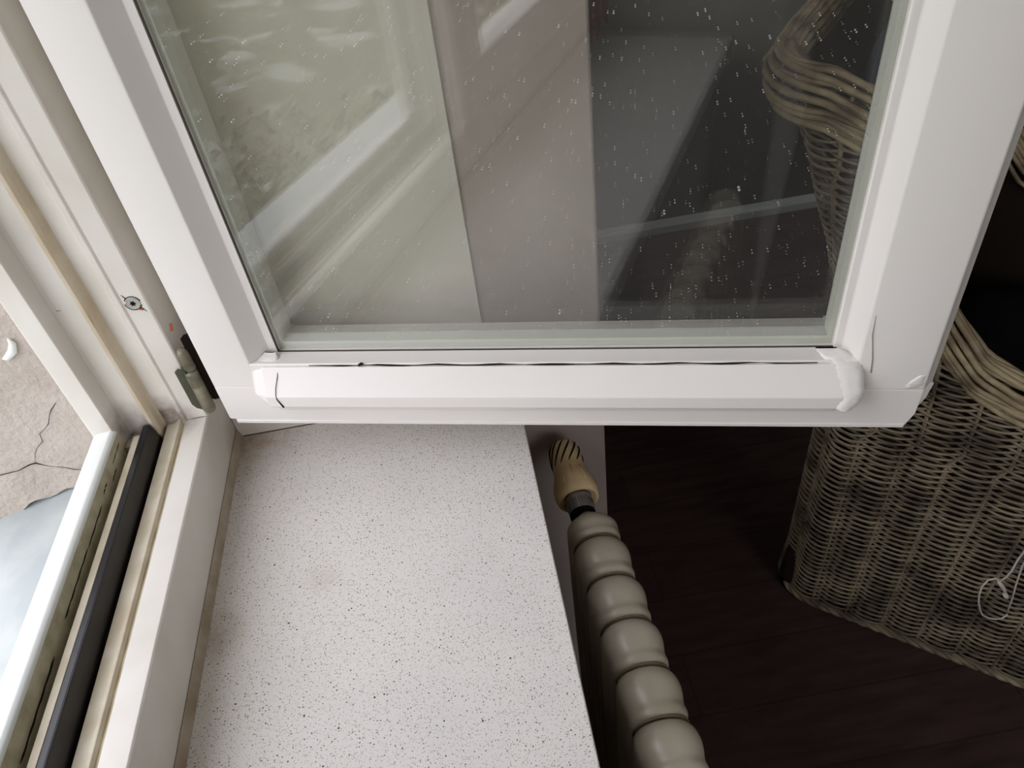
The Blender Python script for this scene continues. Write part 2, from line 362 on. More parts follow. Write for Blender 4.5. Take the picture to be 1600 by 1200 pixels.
# ------------------------------------------------------------------ fixed window frame
frame = bpy.data.objects.new('window_1', None); COL.objects.link(frame); structure(frame)
XO = -0.093
def jamb_prof():
    # (x, y): y is minus the height of the same moulding on the bottom rail
    return [(0.0, 0.0445), (0.0, 0.0015), (-0.0015, 0.0), (-0.0195, 0.0), (-0.0215, -0.0018), (-0.0245, -0.0018), (-0.0265, 0.001), (-0.0285, 0.0045),
            (-0.0435, 0.0045), (-0.0455, 0.002), (-0.0455, -0.006), (-0.0475, -0.0095), (-0.0505, -0.0098), (-0.0675, -0.0098), (-0.0700, -0.0115), (-0.0712, -0.026),
            (-0.0735, -0.030), (-0.0915, -0.030), (XO, -0.0285), (XO, 0.0445)]
jp = jamb_prof()
em = [0] * len(jp)
for i, (x, y) in enumerate(jp):
    if -0.047 < x <= -0.0435: em[i] = 1
    if x in (-0.0475,): em[i] = 1
    if x in (-0.0265, ): em[i] = 0
w = MB(); w.prism(jp, lambda p, t: (p[0], p[1], t), -0.0729, HEAD, edge_mi=em)
w.build('jamb', [M['frame'], M['bead']], frame, bevel=0.0006)
# near jamb and head (same moulding mirrored)
w = MB(); w.prism([(x, WALL_END - y) for x, y in jp][::-1], lambda p, t: (p[0], p[1], t), -0.0729, HEAD); w.build('jamb', M['frame'], frame)
w = MB(); w.prism([(x, HEAD + y) for x, y in jp], lambda p, t: (p[0], t, p[1]), WALL_END, 0.0); w.build('head_rail', M['frame'], frame)
# mullion between the two leaves
core = [q for q in jp if q[1] < 0.004 or q[0] in (-0.0435, -0.0285)]
w = MB(); w.prism([(x, -0.612 - y) for x, y in core] + [(x, -0.650 + y) for x, y in core[::-1]], lambda p, t: (p[0], p[1], t), -0.02, HEAD); w.build('mullion', M['frame'], frame, bevel=0.0008)
# bottom rail: room side step
rp = [(0.0, -0.0728), (0.0, -0.0015), (-0.0015, 0.0), (-0.0190, 0.0), (-0.0215, -0.0005), (-0.0235, -0.0030), (-0.0245, -0.0040), (-0.0255, -0.0030), (-0.0275, -0.0008),
      (-0.0300, -0.0008), (-0.0325, -0.0030), (-0.0365, -0.0048), (-0.0425, -0.0052), (-0.0440, -0.0090), (-0.0440, -0.022), (-0.078, -0.022), (-0.078, -0.0728)]
em = [0] * len(rp)
em[4] = 1; em[5] = 1; em[6] = 1; em[7] = 2; em[8] = 2; em[9] = 2; em[10] = 2; em[11] = 2; em[12] = 3; em[13] = 3; em[14] = 3; em[15] = 3  # groove faces get a darker tan than the cream beside them
w = MB(); w.prism(rp, lambda p, t: (p[0], t, p[1]), WALL_END, lambda p: 0.0013 if p[0] > -0.0016 else 0.004, edge_mi=em)
w.build('bottom_rail', [M['frame'], M['groove'], M['cream'], M['grime']], frame, bevel=0.0005)
# beige strip and rubber seal
w = MB(); w.prism([(-0.0645, -0.022), (-0.0642, 0.0085), (-0.0630, 0.0100), (-0.0570, 0.0105), (-0.0560, 0.0095), (-0.0555, -0.022)], lambda p, t: (p[0], t, p[1]), WALL_END, -0.0225)
w.build('sealing_strip', M['cream'], frame)
w = MB(); w.prism([(-0.0556, -0.021), (-0.0562, 0.0112), (-0.0552, 0.0124), (-0.0500, 0.0128), (-0.0490, 0.0122), (-0.0482, 0.0090), (-0.0462, -0.001), (-0.0450, -0.006), (-0.0446, -0.021)],
                  lambda p, t: (p[0], t, p[1]), WALL_END, -0.012)
o = w.build('rubber_seal', M['rubber'], frame, bevel=0.0008)
# outer bar: white top, weathered inner side
bp = [(-0.0712, -0.023), (-0.0712, -0.006), (-0.0706, 0.0030), (-0.0712, 0.0085), (-0.0706, 0.0130), (-0.0712, 0.0235), (-0.0722, 0.0262), (-0.0750, 0.0280), (-0.0880, 0.0270), (-0.0920, 0.0245), (-0.0930, 0.020), (-0.0935, -0.10), (-0.078, -0.10), (-0.078, -0.023)]
em = [1, 1, 1, 1, 1, 0, 0, 0, 0, 0, 0, 0, 0, 1]
w = MB(); w.prism(bp, lambda p, t: (p[0], t, p[1]), WALL_END, -0.0275, edge_mi=em)
w.build('outer_bar', [M['outerwhite'], M['olive']], frame, bevel=0.0012)
# cracks of the old paint on the bar
def crack(pts, r, name='paint_crack', material='crack', parent=frame):
    c = MB(); n = len(pts); c.tube(pts, [r * (0.3 if i in (0, n - 1) else (0.7 + 0.5 * abs(math.sin(i * 2.3)))) for i in range(n)], 5); return c.build(name, M[material], parent)
def barcrack(y0, y1, z, r=0.0005, n=9):
    return crack([(-0.0709, y0 + (y1 - y0) * i / n, z + 0.0003 * math.sin(i * 1.9 + y0 * 50) - 0.0012 * i / n) for i in range(n + 1)], r)
barcrack(-0.034, -0.062, 0.0165); barcrack(-0.083, -0.096, 0.0150, 0.0007); barcrack(-0.105, -0.150, 0.0115, 0.0007); barcrack(-0.150, -0.215, 0.0110, 0.0007, 14)
barcrack(-0.245, -0.32, 0.0075, 0.0008, 14); barcrack(-0.06, -0.075, 0.0085, 0.0004)
# jamb foot block in the channel
w = MB(); w.box((-0.0700, -0.0250, -0.021), (-0.0560, 0.0, 0.0040)); w.box((-0.0704, -0.0330, -0.021), (-0.0640, -0.022, 0.0075))
w.build('channel_end_block', mat('greyish_primer', srgb(168, 156, 148), 0.5, 0.3, var=srgb(140, 128, 120), vscale=60), frame, bevel=0.001)
# caulk between frame and board
w = MB(); w.prism([(0.0, -0.073), (0.0, -0.062), (0.0008, -0.0610), (0.0022, -0.066), (0.0040, -0.073)], lambda p, t: (p[0], t, p[1]), WALL_END, 0.0425)
w.build('caulk_line', M['caulk'], frame)
# hairlines of the mitre
crack([(-0.0002, -0.0008, 0.0006), (-0.008, -0.0005, 0.0006), (-0.0195, -0.0008, 0.0006)], 0.0003, 'paint_crack', 'crackred')
crack([(-0.0455, -0.0108, 0.143), (-0.0458, -0.0108, 0.135), (-0.0462, -0.0112, 0.128)], 0.0002, 'paint_crack', 'crackred')
crack([(-0.0695, -0.0105, 0.163), (-0.0690, -0.0102, 0.152), (-0.0685, -0.0100, 0.150), (-0.0640, -0.0102, 0.150)], 0.0003)

# closed second leaf, seen only in the reflection
lf = MB()
lf.box((-0.062, -1.236, 0.003), (-0.004, -0.655, 0.075)); lf.box((-0.062, -1.236, HEAD - 0.07), (-0.004, -0.655, HEAD - 0.003))
lf.box((-0.062, -1.236, 0.075), (-0.004, -1.178, HEAD - 0.07)); lf.box((-0.062, -0.713, 0.075), (-0.004, -0.655, HEAD - 0.07))
leaf2 = thing('window_sash', 'closed white window sash beyond the mullion, seen reflected in the open pane', 'window', (-0.03, -0.945, 0.003))
def under(o, par):
    o.parent = par; o.matrix_parent_inverse = Matrix.Translation(-par.location); return o
under(lf.build('sash_frame', M['sash'], bevel=0.003), leaf2)
g = MB(); g.box((-0.036, -1.178, 0.075), (-0.032, -0.713, HEAD - 0.07)); under(g.build('pane', M['glass2']), leaf2)

# screw
sc = thing('screw', 'small round star-head screw set in the white jamb left of the hinge', 'screw', (-0.0118, 0.0, 0.139))
w = MB(); R_ = 0.0062
def disc_ring(r, y, k=28): return [(r * math.cos(2*PI*q/k), y, r * math.sin(2*PI*q/k)) for q in range(k)]
w.rings([disc_ring(R_, 0.0008), disc_ring(R_, -0.0004), disc_ring(R_ * 0.93, -0.0009), disc_ring(R_ * 0.78, -0.0009), disc_ring(R_ * 0.72, -0.0005)])
w.build('head', M['steel'], sc, smooth=False)
w = MB(); st = []
for q in range(12):
    rr = 0.0030 if q % 2 == 0 else 0.0016; st.append((rr * math.cos(2*PI*q/12), rr * math.sin(2*PI*q/12)))
w.prism(st, lambda p, t: (p[0], t, p[1]), 0.0, -0.00075); w.build('star_recess', M['slot'], sc)
w = MB()
for a0, a1 in ((0.2, 2.6), (3.1, 5.9)):
    w.tube([((R_ + 0.0006) * math.cos(a0 + (a1 - a0) * i / 14), -0.0001, (R_ + 0.0006) * math.sin(a0 + (a1 - a0) * i / 14)) for i in range(15)], 0.0004, 5)
w.tube([(-0.004, -0.0001, 0.0055), (-0.0052, -0.0001, 0.0085), (-0.0062, -0.0001, 0.0098)], [0.0006, 0.0004, 0.0002], 5)
w.tube([(0.0045, -0.0001, -0.0055), (0.0062, -0.0001, -0.0075), (0.0078, -0.0001, -0.0102)], [0.0006, 0.0004, 0.0002], 5)
w.build('chipped_paint_ring', M['crack'], sc)
w = MB(); w.tube([(0.002, -0.0002, -0.0066), (0.0052, -0.0002, -0.0070), (0.0060, -0.0002, -0.0062)], [0.0004, 0.0013, 0.0004], 6); w.build('rust_spot', M['rust'], sc)

# ------------------------------------------------------------------ interior windowsill board
w = MB(); w.box((0.0, WALL_END, -0.103), (0.3045, 0.0425, -0.073))
o = w.build('windowsill', M['board'], bevel=0.0015); tag(o, 'wide white speckled stone windowsill board inside the room above the radiator', 'windowsill')

# ------------------------------------------------------------------ open sash
th = math.radians(14.77)
Sv = Vector((math.cos(th), -math.sin(th), 0)); Nv = Vector((math.sin(th), math.cos(th), 0))
Q0 = Vector((0.0304, -0.0167, 0.0))
sash = thing('window_sash', 'large open white window sash with dusty double glazing, swung inward over the windowsill', 'window', Q0)
sash.rotation_euler = (0, 0, -th)          # local x = along the sash, local y = away from the viewer
SL, SR, SB, ST = -0.0055, 0.6065, 0.0, HEAD - 0.012
GL, GR, GB, GT = 0.0585, 0.5355, 0.0705, HEAD - 0.082
# left stile: (x, y) profile
sp = [(SL, 0.001), (SL + 0.001, 0.0), (0.0375, 0.0), (0.0395, 0.0006), (0.0515, 0.0192), (GL, 0.0200), (GL, 0.0220), (GL, 0.050), (GL - 0.002, 0.062), (SL, 0.062)]
w = MB(); w.prism(sp, lambda p, t: (p[0], p[1], t), lambda p: 0.0462 if p[0] < 0.0395 else 0.0462, ST - 0.05); w.build('stile', M['sash'], sash, bevel=0.0012, seg=3)
sp = [(SR, 0.001), (SR - 0.001, 0.0), (0.5525, 0.0), (0.5505, 0.0010), (0.5425, 0.0192), (GR, 0.0200), (GR, 0.0220), (GR, 0.050), (GR + 0.002, 0.062),
      (SR + 0.0095, 0.062), (SR + 0.0095, 0.0150), (SR + 0.0085, 0.0105), (SR + 0.0006, 0.0022)][::-1]
w = MB(); w.prism(sp, lambda p, t: (p[0], p[1], t), 0.0422, ST - 0.05); w.build('stile', M['sash'], sash, bevel=0.0015, seg=3)
# bottom rail: full width board below, narrower above
w = MB()
low = [(SL, 0.0460), (SL, 0.0060), (-0.0045, 0.0042), (0.0006, 0.0038), (0.0006, 0.0), (0.600, 0.0), (SR - 0.0008, 0.0150), (SR, 0.0420), (0.545, 0.0420), (0.545, 0.0460)]
w.prism(low, lambda p, t: (p[0], t, p[1]), 0.0003, 0.062)
w.build('bottom_rail', M['rail'], sash, bevel=0.0010, seg=3)
w = MB()
up_ = [(0.0, 0.0455), (0.0, 0.0728), (0.0012, 0.0735), (0.0200, 0.0712), (0.0202, GB), (0.050, GB), (0.062, GB - 0.002), (0.062, 0.0455)]
w.prism(up_, lambda p, t: (t, p[0], p[1]), 0.0392, 0.5510); w.build('glazing_bead', M['rail'], sash, bevel=0.0008)
# corner wedges so that the chamfers of the stiles meet the bottom bead
w = MB(); w.box((0.030, 0.0204, 0.0450), (GL - 0.0002, 0.062, GB)); w.build('corner_block', M['sash'], sash)
w = MB(); w.box((GR + 0.0002, 0.0204, 0.042), (0.560, 0.062, GB)); w.build('corner_block', M['sash'], sash)
w = MB(); w.box((SL, 0.0, ST - 0.0505), (SR, 0.062, ST)); w.box((0.030, 0.018, GT), (0.560, 0.062, ST - 0.05)); w.build('top_rail', M['rail'], sash, bevel=0.001)
w = MB(); w.prism([(0.585, 0.0421), (SR + 0.0094, 0.0421), (SR + 0.0070, 0.0250), (0.6045, 0.0040), (0.585, 0.0040)], lambda p, t: (p[0], t, p[1]), 0.0080, 0.0619)
w.build('rebate_edge', M['sash'], sash, bevel=0.0012)
# lip under the rail
w = MB(); w.box((0.0012, -0.0006, -0.0004), (0.5995, 0.050, 0.0034)); w.build('bottom_lip', M['rail'], sash, bevel=0.0006)
# weather bar
wb = [(-0.0002, 0.0180), (-0.0002, 0.0715), (-0.0020, 0.0712), (-0.0125, 0.0485), (-0.0140, 0.0465), (-0.0142, 0.0345), (-0.0125, 0.0325), (-0.004, 0.0325), (-0.0020, 0.0200)]
w = MB(); w.prism(wb, lambda p, t: (t, p[0], p[1]), 0.0505, 0.5415); w.build('weather_bar', M['rail'], sash, bevel=0.0010, seg=3)
# crack above the weather bar
c = MB(); n_ = 40; c.tube([(0.095 + 0.425 * i / n_, -0.0003 - 0.0004 * math.sin(i), 0.0722 + 0.0003 * math.sin(i * 1.3)) for i in range(n_ + 1)], [0.0003 + 0.0006 * abs(math.sin(i * 0.7)) * (1 if 2 < i < 38 else 0.3) for i in range(n_ + 1)], 5)
c.tube([(0.141, -0.0010, 0.0725), (0.144, -0.0012, 0.0745), (0.146, -0.0012, 0.0755)], [0.0011, 0.0016, 0.0004], 5)
c.build('paint_crack', M['crack'], sash)
c = MB(); c.tube([(0.0660, -0.0005, 0.0715), (0.0650, -0.006, 0.064), (0.0618, -0.0105, 0.0545), (0.0608, -0.0135, 0.0480), (0.0612, -0.0144, 0.0440), (0.0645, -0.0144, 0.0345)], [0.0002, 0.0003, 0.0003, 0.0003, 0.0005, 0.0009], 5)
c.build('paint_crack', M['crack'], sash)
# lumps of filler at the ends of the weather bar
def lump(name, outline, y0, seed, amp, bulge=0.0022):
    """outline: list of (x_left, x_right, z, y_front) from top to bottom"""
    rnd = random.Random(seed); k = 9; rows = []
    import bisect
    dense = []
    for i in range(len(outline) - 1):
        a, b = outline[i], outline[i + 1]
        for q in range(6):
            t = q / 6; dense.append(tuple(a[j] + (b[j] - a[j]) * t for j in range(4)))
    dense.append(outline[-1])
    for (xl, xr, z, yf) in dense:
        row = []
        xl += rnd.uniform(-amp, amp) * 0.5; xr += rnd.uniform(-amp, amp) * 0.5
        for q in range(k + 1):
            t = q / k; x = xl + (xr - xl) * t
            y = yf - bulge * math.sin(PI * t) ** 0.6 + rnd.uniform(-amp, amp) * 0.35
            row.append((x, y, z))
        row.append((xr, y0, z)); row.append((xl, y0, z)); rows.append(row)
    l = MB(); l.rings(rows); return l.build(name, M['filler'], sash, smooth=True)
lump('filler_patch', [(0.050, 0.060, 0.0760, 0.016), (0.044, 0.064, 0.0725, 0.004), (0.0385, 0.0645, 0.066, 0.001), (0.0380, 0.0625, 0.055, -0.004), (0.0385, 0.0605, 0.0455, -0.0085), (0.0440, 0.0610, 0.040, -0.0100), (0.047, 0.064, 0.0335, -0.0105)], 0.012, 3, 0.0004)
lump('filler_patch', [(0.520, 0.536, 0.0765, 0.014), (0.522, 0.541, 0.0755, 0.007), (0.530, 0.553, 0.070, 0.0), (0.534, 0.556, 0.062, -0.004), (0.537, 0.558, 0.050, -0.009), (0.537, 0.556, 0.042, -0.0115), (0.537, 0.551, 0.034, -0.0125), (0.541, 0.547, 0.0305, -0.010)], 0.012, 5, 0.0014, 0.0042)
lump('filler_patch', [(0.598, 0.605, 0.058, 0.0015), (0.590, 0.6055, 0.050, 0.0010), (0.588, 0.604, 0.045, 0.0015), (0.590, 0.598, 0.042, 0.003)], 0.012, 9, 0.0012)
# scratch on the right stile
c = MB(); c.tube([(0.5620, 0.0, 0.0610), (0.5605, -0.0001, 0.075), (0.5580, 0.0, 0.088), (0.5555, -0.0001, 0.100), (0.5545, 0.0, 0.118)], [0.0006, 0.0005, 0.0004, 0.0004, 0.0002], 5)
c.build('paint_crack', mat('grey_scratch', srgb(150, 142, 136), 0.8, 0.2), sash)
# glazing
w = MB(); w.box((GL - 0.006, 0.0215, GB - 0.006), (GR + 0.006, 0.0255, GT + 0.006)); o = w.build('outer_pane', M['glass'], sash); lab(o, 'dusty outer glass pane')
w = MB(); w.box((GL - 0.006, 0.0385, GB - 0.006), (GR + 0.006, 0.0425, GT + 0.006)); w.build('inner_pane', M['glass2'], sash)
w = MB(); a, b_ = 0.0002, 0.0045
for (x0, z0, x1, z1) in ((GL + a, GB + a, GR - a, GB + 0.008), (GL + a, GT - b_, GR - a, GT - a), (GL + a, GB + 0.008, GL + b_, GT - b_), (GR - b_, GB + 0.008, GR - a, GT - b_)):
    w.box((x0, 0.0258, z0), (x1, 0.0382, z1))
w.build('glazing_spacer', M['spacer'], sash)
w = MB()
for (x0, z0, x1, z1) in ((GL, GB, GR, GB + 0.0012), (GL, GB, GL + 0.0014, GT)):
    w.box((x0, 0.0201, z0), (x1, 0.0214, z1))
w.build('glazing_gasket_shade', M['gasket_shade'], sash)  # dark strips painted in for the gasket shadow along the glass edge
# hinge
hz0, hz1 = 0.012, 0.083
w = MB()
HX, HY = 0.0085, -0.0070
pts = []
def P(x, y, z): return sash.matrix_basis.inverted() @ Vector((x, y, z))
inv = (Matrix.Translation(Q0) @ Matrix.Rotation(-th, 4, 'Z')).inverted()
def PL(x, y, z): return tuple(inv @ Vector((x, y, z)))
k = 16
ringsL = []
for z, r in ((hz0, 0.0030), (hz0 + 0.0012, 0.0052), (hz0 + 0.004, 0.0060), (hz0 + 0.006, 0.0060), (0.045, 0.0060), (0.0455, 0.0056), (0.0460, 0.0060), (0.060, 0.0060), (0.063, 0.0058)):
    ringsL.append([PL(HX + r * math.cos(2*PI*q/k), HY + r * math.sin(2*PI*q/k), z) for q in range(k)])
w.rings(ringsL); w.build('hinge_knuckle', M['hinge'], sash, smooth=True)
w = MB(); ringsL = []
for z, r in ((0.0635, 0.0046), (0.066, 0.0052), (0.083, 0.0050), (0.086, 0.0044), (0.088, 0.003)):
    ringsL.append([PL(HX + 0.001 + r * math.cos(2*PI*q/k), HY + 0.001 + r * math.sin(2*PI*q/k), z) for q in range(k)])
w.rings(ringsL); w.build('hinge_knuckle', M['hinge'], sash, smooth=True)
def plate(name, x0, x1, y0, y1, z0, z1, cut, material):
    """vertical plate with clipped corners between two ground points"""
    a = Vector((x0, y0, 0)); b = Vector((x1, y1, 0)); d = b - a; nrm = Vector((-d.y, d.x, 0)).normalized() * 0.0011
    prof = [(0, z0 + cut), (0.3, z0), (1, z0), (1, z1), (0.3, z1), (0, z1 - cut)]
    l = MB(); n = len(prof); vs = [PL(*(a + d * p[0] + Vector((0, 0, p[1])) - nrm)) for p in prof] + [PL(*(a + d * p[0] + Vector((0, 0, p[1])) + nrm)) for p in prof]
    l.add(vs, [tuple(range(n))[::-1], tuple(range(n, 2 * n))] + [(i, (i + 1) % n, n + (i + 1) % n, n + i) for i in range(n)])
    return l.build(name, material, sash, bevel=0.0004)
plate('hinge_leaf_and_gap_shade', -0.0065, 0.006, -0.0030, -0.0100, 0.017, 0.066, 0.004, mat('dark_olive_hinge_plate', srgb(74, 74, 60), 0.45, 0.4, var=srgb(58, 58, 46), vscale=60))
plate('hinge_leaf_and_gap_shade', 0.0125, 0.024, -0.0040, -0.0005, 0.022, 0.100, 0.003, M['slot'])  # black plate standing in for the shaded gap beside the sash
w = MB(); w.box((0.0, 0, 0), (0.0012, 0.004, 0.010)); 
w2 = MB(); vs = [PL(0.0062 + x * 0.003 + z * 0.002, -0.0004 - y * 0.001, 0.105 + z * 0.008) for x in (0, 1) for y in (0, 1) for z in (0, 1)]
w2.add(vs, [(0,1,3,2),(4,6,7,5),(0,4,5,1),(2,3,7,6),(0,2,6,4),(1,5,7,3)]); w2.build('rust_spot', M['rust'], sash, bevel=0.0008)

# ------------------------------------------------------------------ radiator
RZT = -0.138; RB = FLOOR + 0.10
rad = thing('radiator', 'cream ribbed column radiator standing under the edge of the windowsill', 'radiator', (0.368, -0.35, FLOOR))
tilt = math.radians(3.2)
edges = [-0.0690, -0.1170, -0.1645, -0.2120, -0.2590, -0.3060] + [-0.3060 - 0.047 * i for i in range(1, 10)]
def rx(y): return 0.3545 + (-(y) - 0.09) * math.tan(tilt)
def section(y0, y1, first, idx):
    """one rounded section: outline in x-z scaled along y"""
    prof = [(0.0, 0.80), (0.03, 0.86), (0.10, 0.925), (0.20, 0.975), (0.34, 1.0), (0.48, 0.99), (0.60, 0.955), (0.68, 0.925), (0.74, 0.925), (0.82, 0.945), (0.90, 0.93), (0.96, 0.88), (1.0, 0.82)]
    if first: prof = [(0.0, 0.42), (0.03, 0.47), (0.12, 0.55), (0.24, 0.68), (0.36, 0.83), (0.48, 0.93), (0.60, 0.97), (0.70, 0.945), (0.78, 0.93), (0.86, 0.945), (0.93, 0.91), (0.97, 0.87), (1.0, 0.82)]
    W = 0.0285; R_ = []
    for t, s in prof:
        y = y0 + (y1 - y0) * t; cx = rx(y); ring = []
        w_ = W * (1 - (1 - s) * 1.25); top = RZT - (1 - s) * 0.045
        nA = 14
        for q in range(nA + 1):
            a = PI * q / nA; ring.append((cx + w_ * math.cos(a), y, top - W * 0.92 + W * 0.92 * math.sin(a) ** 0.85 ))
        ring.append((cx - w_, y, RB + 0.03)); ring.append((cx - w_ * 0.6, y, RB)); ring.append((cx + w_ * 0.6, y, RB)); ring.append((cx + w_, y, RB + 0.03))
        R_.append(ring)
    l = MB(); l.rings(R_); o = l.build('section', M['radiator'], smooth=True); md = o.modifiers.new('sub', 'SUBSURF'); md.levels = 1; md.render_levels = 2
    under(o, rad); return o
for i in range(len(edges) - 1):
    section(edges[i], edges[i + 1], i == 0, i)
for i in range(1, len(edges) - 1):
    y = edges[i]; W = 0.0285 * 0.845
    l = MB(); cx = rx(y); top = RZT - 0.0046
    l.tube([(cx + W * math.cos(PI * q / 14), y, top - 0.0262 + 0.0262 * math.sin(PI * q / 14) ** 0.85) for q in range(15)], 0.0009, 6)
    under(l.build('seam', M['seam'], smooth=True), rad)  # brown line laid along each seam between sections
w = MB(); 
for yy in (-0.10, -0.68):
    for xx in (rx(yy) - 0.018, rx(yy) + 0.010):
        w = MB(); w.box((xx, yy - 0.012, FLOOR), (xx + 0.008, yy + 0.012, RB + 0.02)); under(w.build('foot', M['radiator']), rad)
# thermostatic valve on the far end: axis along +y, slightly raised
VC = Vector((0.3500, -0.058, RZT - 0.030)); ax = Vector((-0.035, 1.0, 0.06)).normalized()
ux = ax.cross(Vector((0, 0, 1))).normalized(); uz = ux.cross(ax)
def lathe(l, prof, k=32, twist=0.0, mi=0, cap=True):
    l.rings([[VC + ax * t + ux * (r * math.cos(2*PI*q/k + twist)) + uz * (r * math.sin(2*PI*q/k + twist)) for q in range(k)] for t, r in prof], mi, cap)
w = MB(); lathe(w, [(0.010, 0.0175), (0.006, 0.0200), (0.007, 0.0228), (0.016, 0.0245), (0.026, 0.0240), (0.034, 0.0215), (0.041, 0.0195), (0.046, 0.0186), (0.060, 0.0182), (0.072, 0.0176), (0.080, 0.0160), (0.0855, 0.0120), (0.0880, 0.0070), (0.0895, 0.0)][:-1])
vh = under(w.build('valve_head', M['valve'], smooth=True), rad)
lab(vh, 'yellowed plastic thermostatic valve head with slanted slots')
w = MB()
for q in range(12):
    a0 = 2 * PI * q / 12
    pts = []
    for i in range(9):
        t = 0.050 + 0.034 * i / 8; r = 0.0184 - 0.0008 * (i / 8) - (0.0014 if i > 6 else 0) - (0.0020 if i > 7 else 0) ; a = a0 - 1.1 * i / 8
        pts.append(VC + ax * t + ux * (r * math.cos(a)) + uz * (r * math.sin(a)))
    w.tube(pts, [0.0004, 0.0008, 0.0010, 0.0011, 0.0011, 0.0011, 0.0010, 0.0008, 0.0004], 6)
o = w.build('valve_slots', M['slot'], smooth=True); under(o, rad)
w = MB(); lathe(w, [(-0.004, 0.0125), (0.0065, 0.0128), (0.0095, 0.0150), (0.012, 0.0160)]); under(w.build('valve_throat', M['slot'], smooth=True), rad)
w = MB(); lathe(w, [(-0.010, 0.0132), (0.000, 0.0140), (0.006, 0.0148), (0.010, 0.0150)])
for q in range(30):
    a = 2*PI*q/30; w.tube([VC + ax * -0.009 + ux * (0.0136 * math.cos(a)) + uz * (0.0136 * math.sin(a)), VC + ax * 0.002 + ux * (0.0146 * math.cos(a)) + uz * (0.0146 * math.sin(a))], 0.0007, 5)
under(w.build('valve_collar', M['collar'], smooth=True), rad)
w = MB(); lathe(w, [(-0.016, 0.0125), (-0.0155, 0.0140), (-0.0110, 0.0142), (-0.0095, 0.0130)]); under(w.build('valve_nut', M['slot'], smooth=True), rad)
w = MB()
for q in range(3):
    a = PI / 2 + (q - 1) * 0.5
    w.tube([VC + ax * 0.020 + ux * (0.0246 * math.cos(a)) + uz * (0.0246 * math.sin(a)), VC + ax * 0.033 + ux * (0.0224 * math.cos(a)) + uz * (0.0224 * math.sin(a)), VC + ax * 0.044 + ux * (0.0182 * math.cos(a)) + uz * (0.0182 * math.sin(a))], [0.0008, 0.0012, 0.0006], 6)
under(w.build('valve_grip_ridge', M['valve'], smooth=True), rad)

# ------------------------------------------------------------------ wicker armchair
A0 = Vector((0.798, 0.199, FLOOR)); dv = Vector((0.780, -0.6257, 0)); nv = Vector((0.6257, 0.780, 0))
chair = thing('wicker_armchair', 'high-backed grey-brown wicker armchair on the dark floor beside the radiator', 'chair', A0)
CW, CD = 0.62, 0.62
def interp(tab, x):
    if x <= tab[0][0]: return tab[0][1]
    for (a, fa), (b, fb) in zip(tab, tab[1:]):
        if x <= b:
            t = (x - a) / (b - a); t = t * t * (3 - 2 * t) if False else t; return fa + (fb - fa) * t
    return tab[-1][1]
RIM = [(-0.17, 1.035), (-0.09, 1.028), (-0.040, 1.010), (-0.005, 0.970), (0.04, 0.885), (0.08, 0.795), (0.11, 0.738), (0.16, 0.682), (0.21, 0.662), (0.30, 0.650), (0.60, 0.640), (0.70, 0.64)]
SIL = [(0.0, -0.030), (0.45, -0.028), (0.60, -0.034), (0.70, -0.047), (0.78, -0.066), (0.86, -0.095), (0.963, -0.137), (1.02, -0.162), (1.2, -0.22)]
CR = 0.07   # corner radius
def path(h, step=0.009):
    """outline of the U-shaped shell at height h: list of (pos2d (s,n), outward normal, hmax, arclength)"""
    s0 = interp(SIL, h); out = []; L = 0.0
    seg1 = CD - (s0 + CR); n1 = int(seg1 / step)
    for i in range(n1): s = CD - seg1 * i / n1; out.append(((s, 0.0), (0, -1), interp(RIM, s), CD - s))
    arc = CR * PI / 2; n2 = 12; L = seg1
    for i in range(n2):
        a = PI / 2 * i / n2; s = s0 + CR - CR * math.sin(a); n = CR - CR * math.cos(a); hm = interp(RIM, s - 0.02)
        out.append(((s, n), (-math.sin(a), -math.cos(a)), hm, L + arc * i / n2))
    L += arc; wid = CW - 2 * CR; n3 = int(wid / step)
    for i in range(n3 + 1):
        n = CR + wid * i / n3; t = (n - CW / 2) / (CW / 2); out.append(((s0, n), (-1, 0), 1.035 - 0.025 * (1 - t * t), L + wid * i / n3))
    L += wid
    for i in range(1, n2 + 1):
        a = PI / 2 * i / n2; s = s0 + CR - CR * math.cos(a); n = CW - CR + CR * math.sin(a); hm = interp(RIM, s - 0.02)
        out.append(((s, n), (-math.cos(a), math.sin(a)), hm, L + arc * i / n2))
    L += arc
    for i in range(1, n1 + 1): s = s0 + CR + seg1 * i / n1; out.append(((s, CW), (0, 1), interp(RIM, s), L + seg1 * i / n1))
    return out
def C3(p, h, nrm=(0, 0), off=0.0):
    s = p[0] + nrm[0] * off; n = p[1] + nrm[1] * off
    return dv * s + nv * n + Vector((0, 0, h))
STAKE = 0.060
w = MB(); rnd = random.Random(4)
PITCH = 0.0064
rows = int(1.14 / PITCH)
for kx in range(rows):
    h = 0.012 + kx * PITCH; pth = path(h); run = []; ph = PI * kx; jit = rnd.uniform(-0.0006, 0.0006); rr = 0.0023 * rnd.uniform(0.85, 1.12)
    wob = rnd.uniform(0, 6)
    def flush(run):
        if len(run) > 2: w.tube(run, rr, 5, caps=True)
    for (p, nr, hm, L) in pth:
        if h < hm - 0.02:
            c_ = math.cos(PI * L / STAKE + ph)
            run.append(C3(p, h + jit - 0.0022 * c_ + 0.0007 * math.sin(L * 31 + wob), nr, 0.0068 * c_))
        else: flush(run); run = []
    flush(run)
o = w.build('woven_shell', M['wicker'], chair, smooth=True)
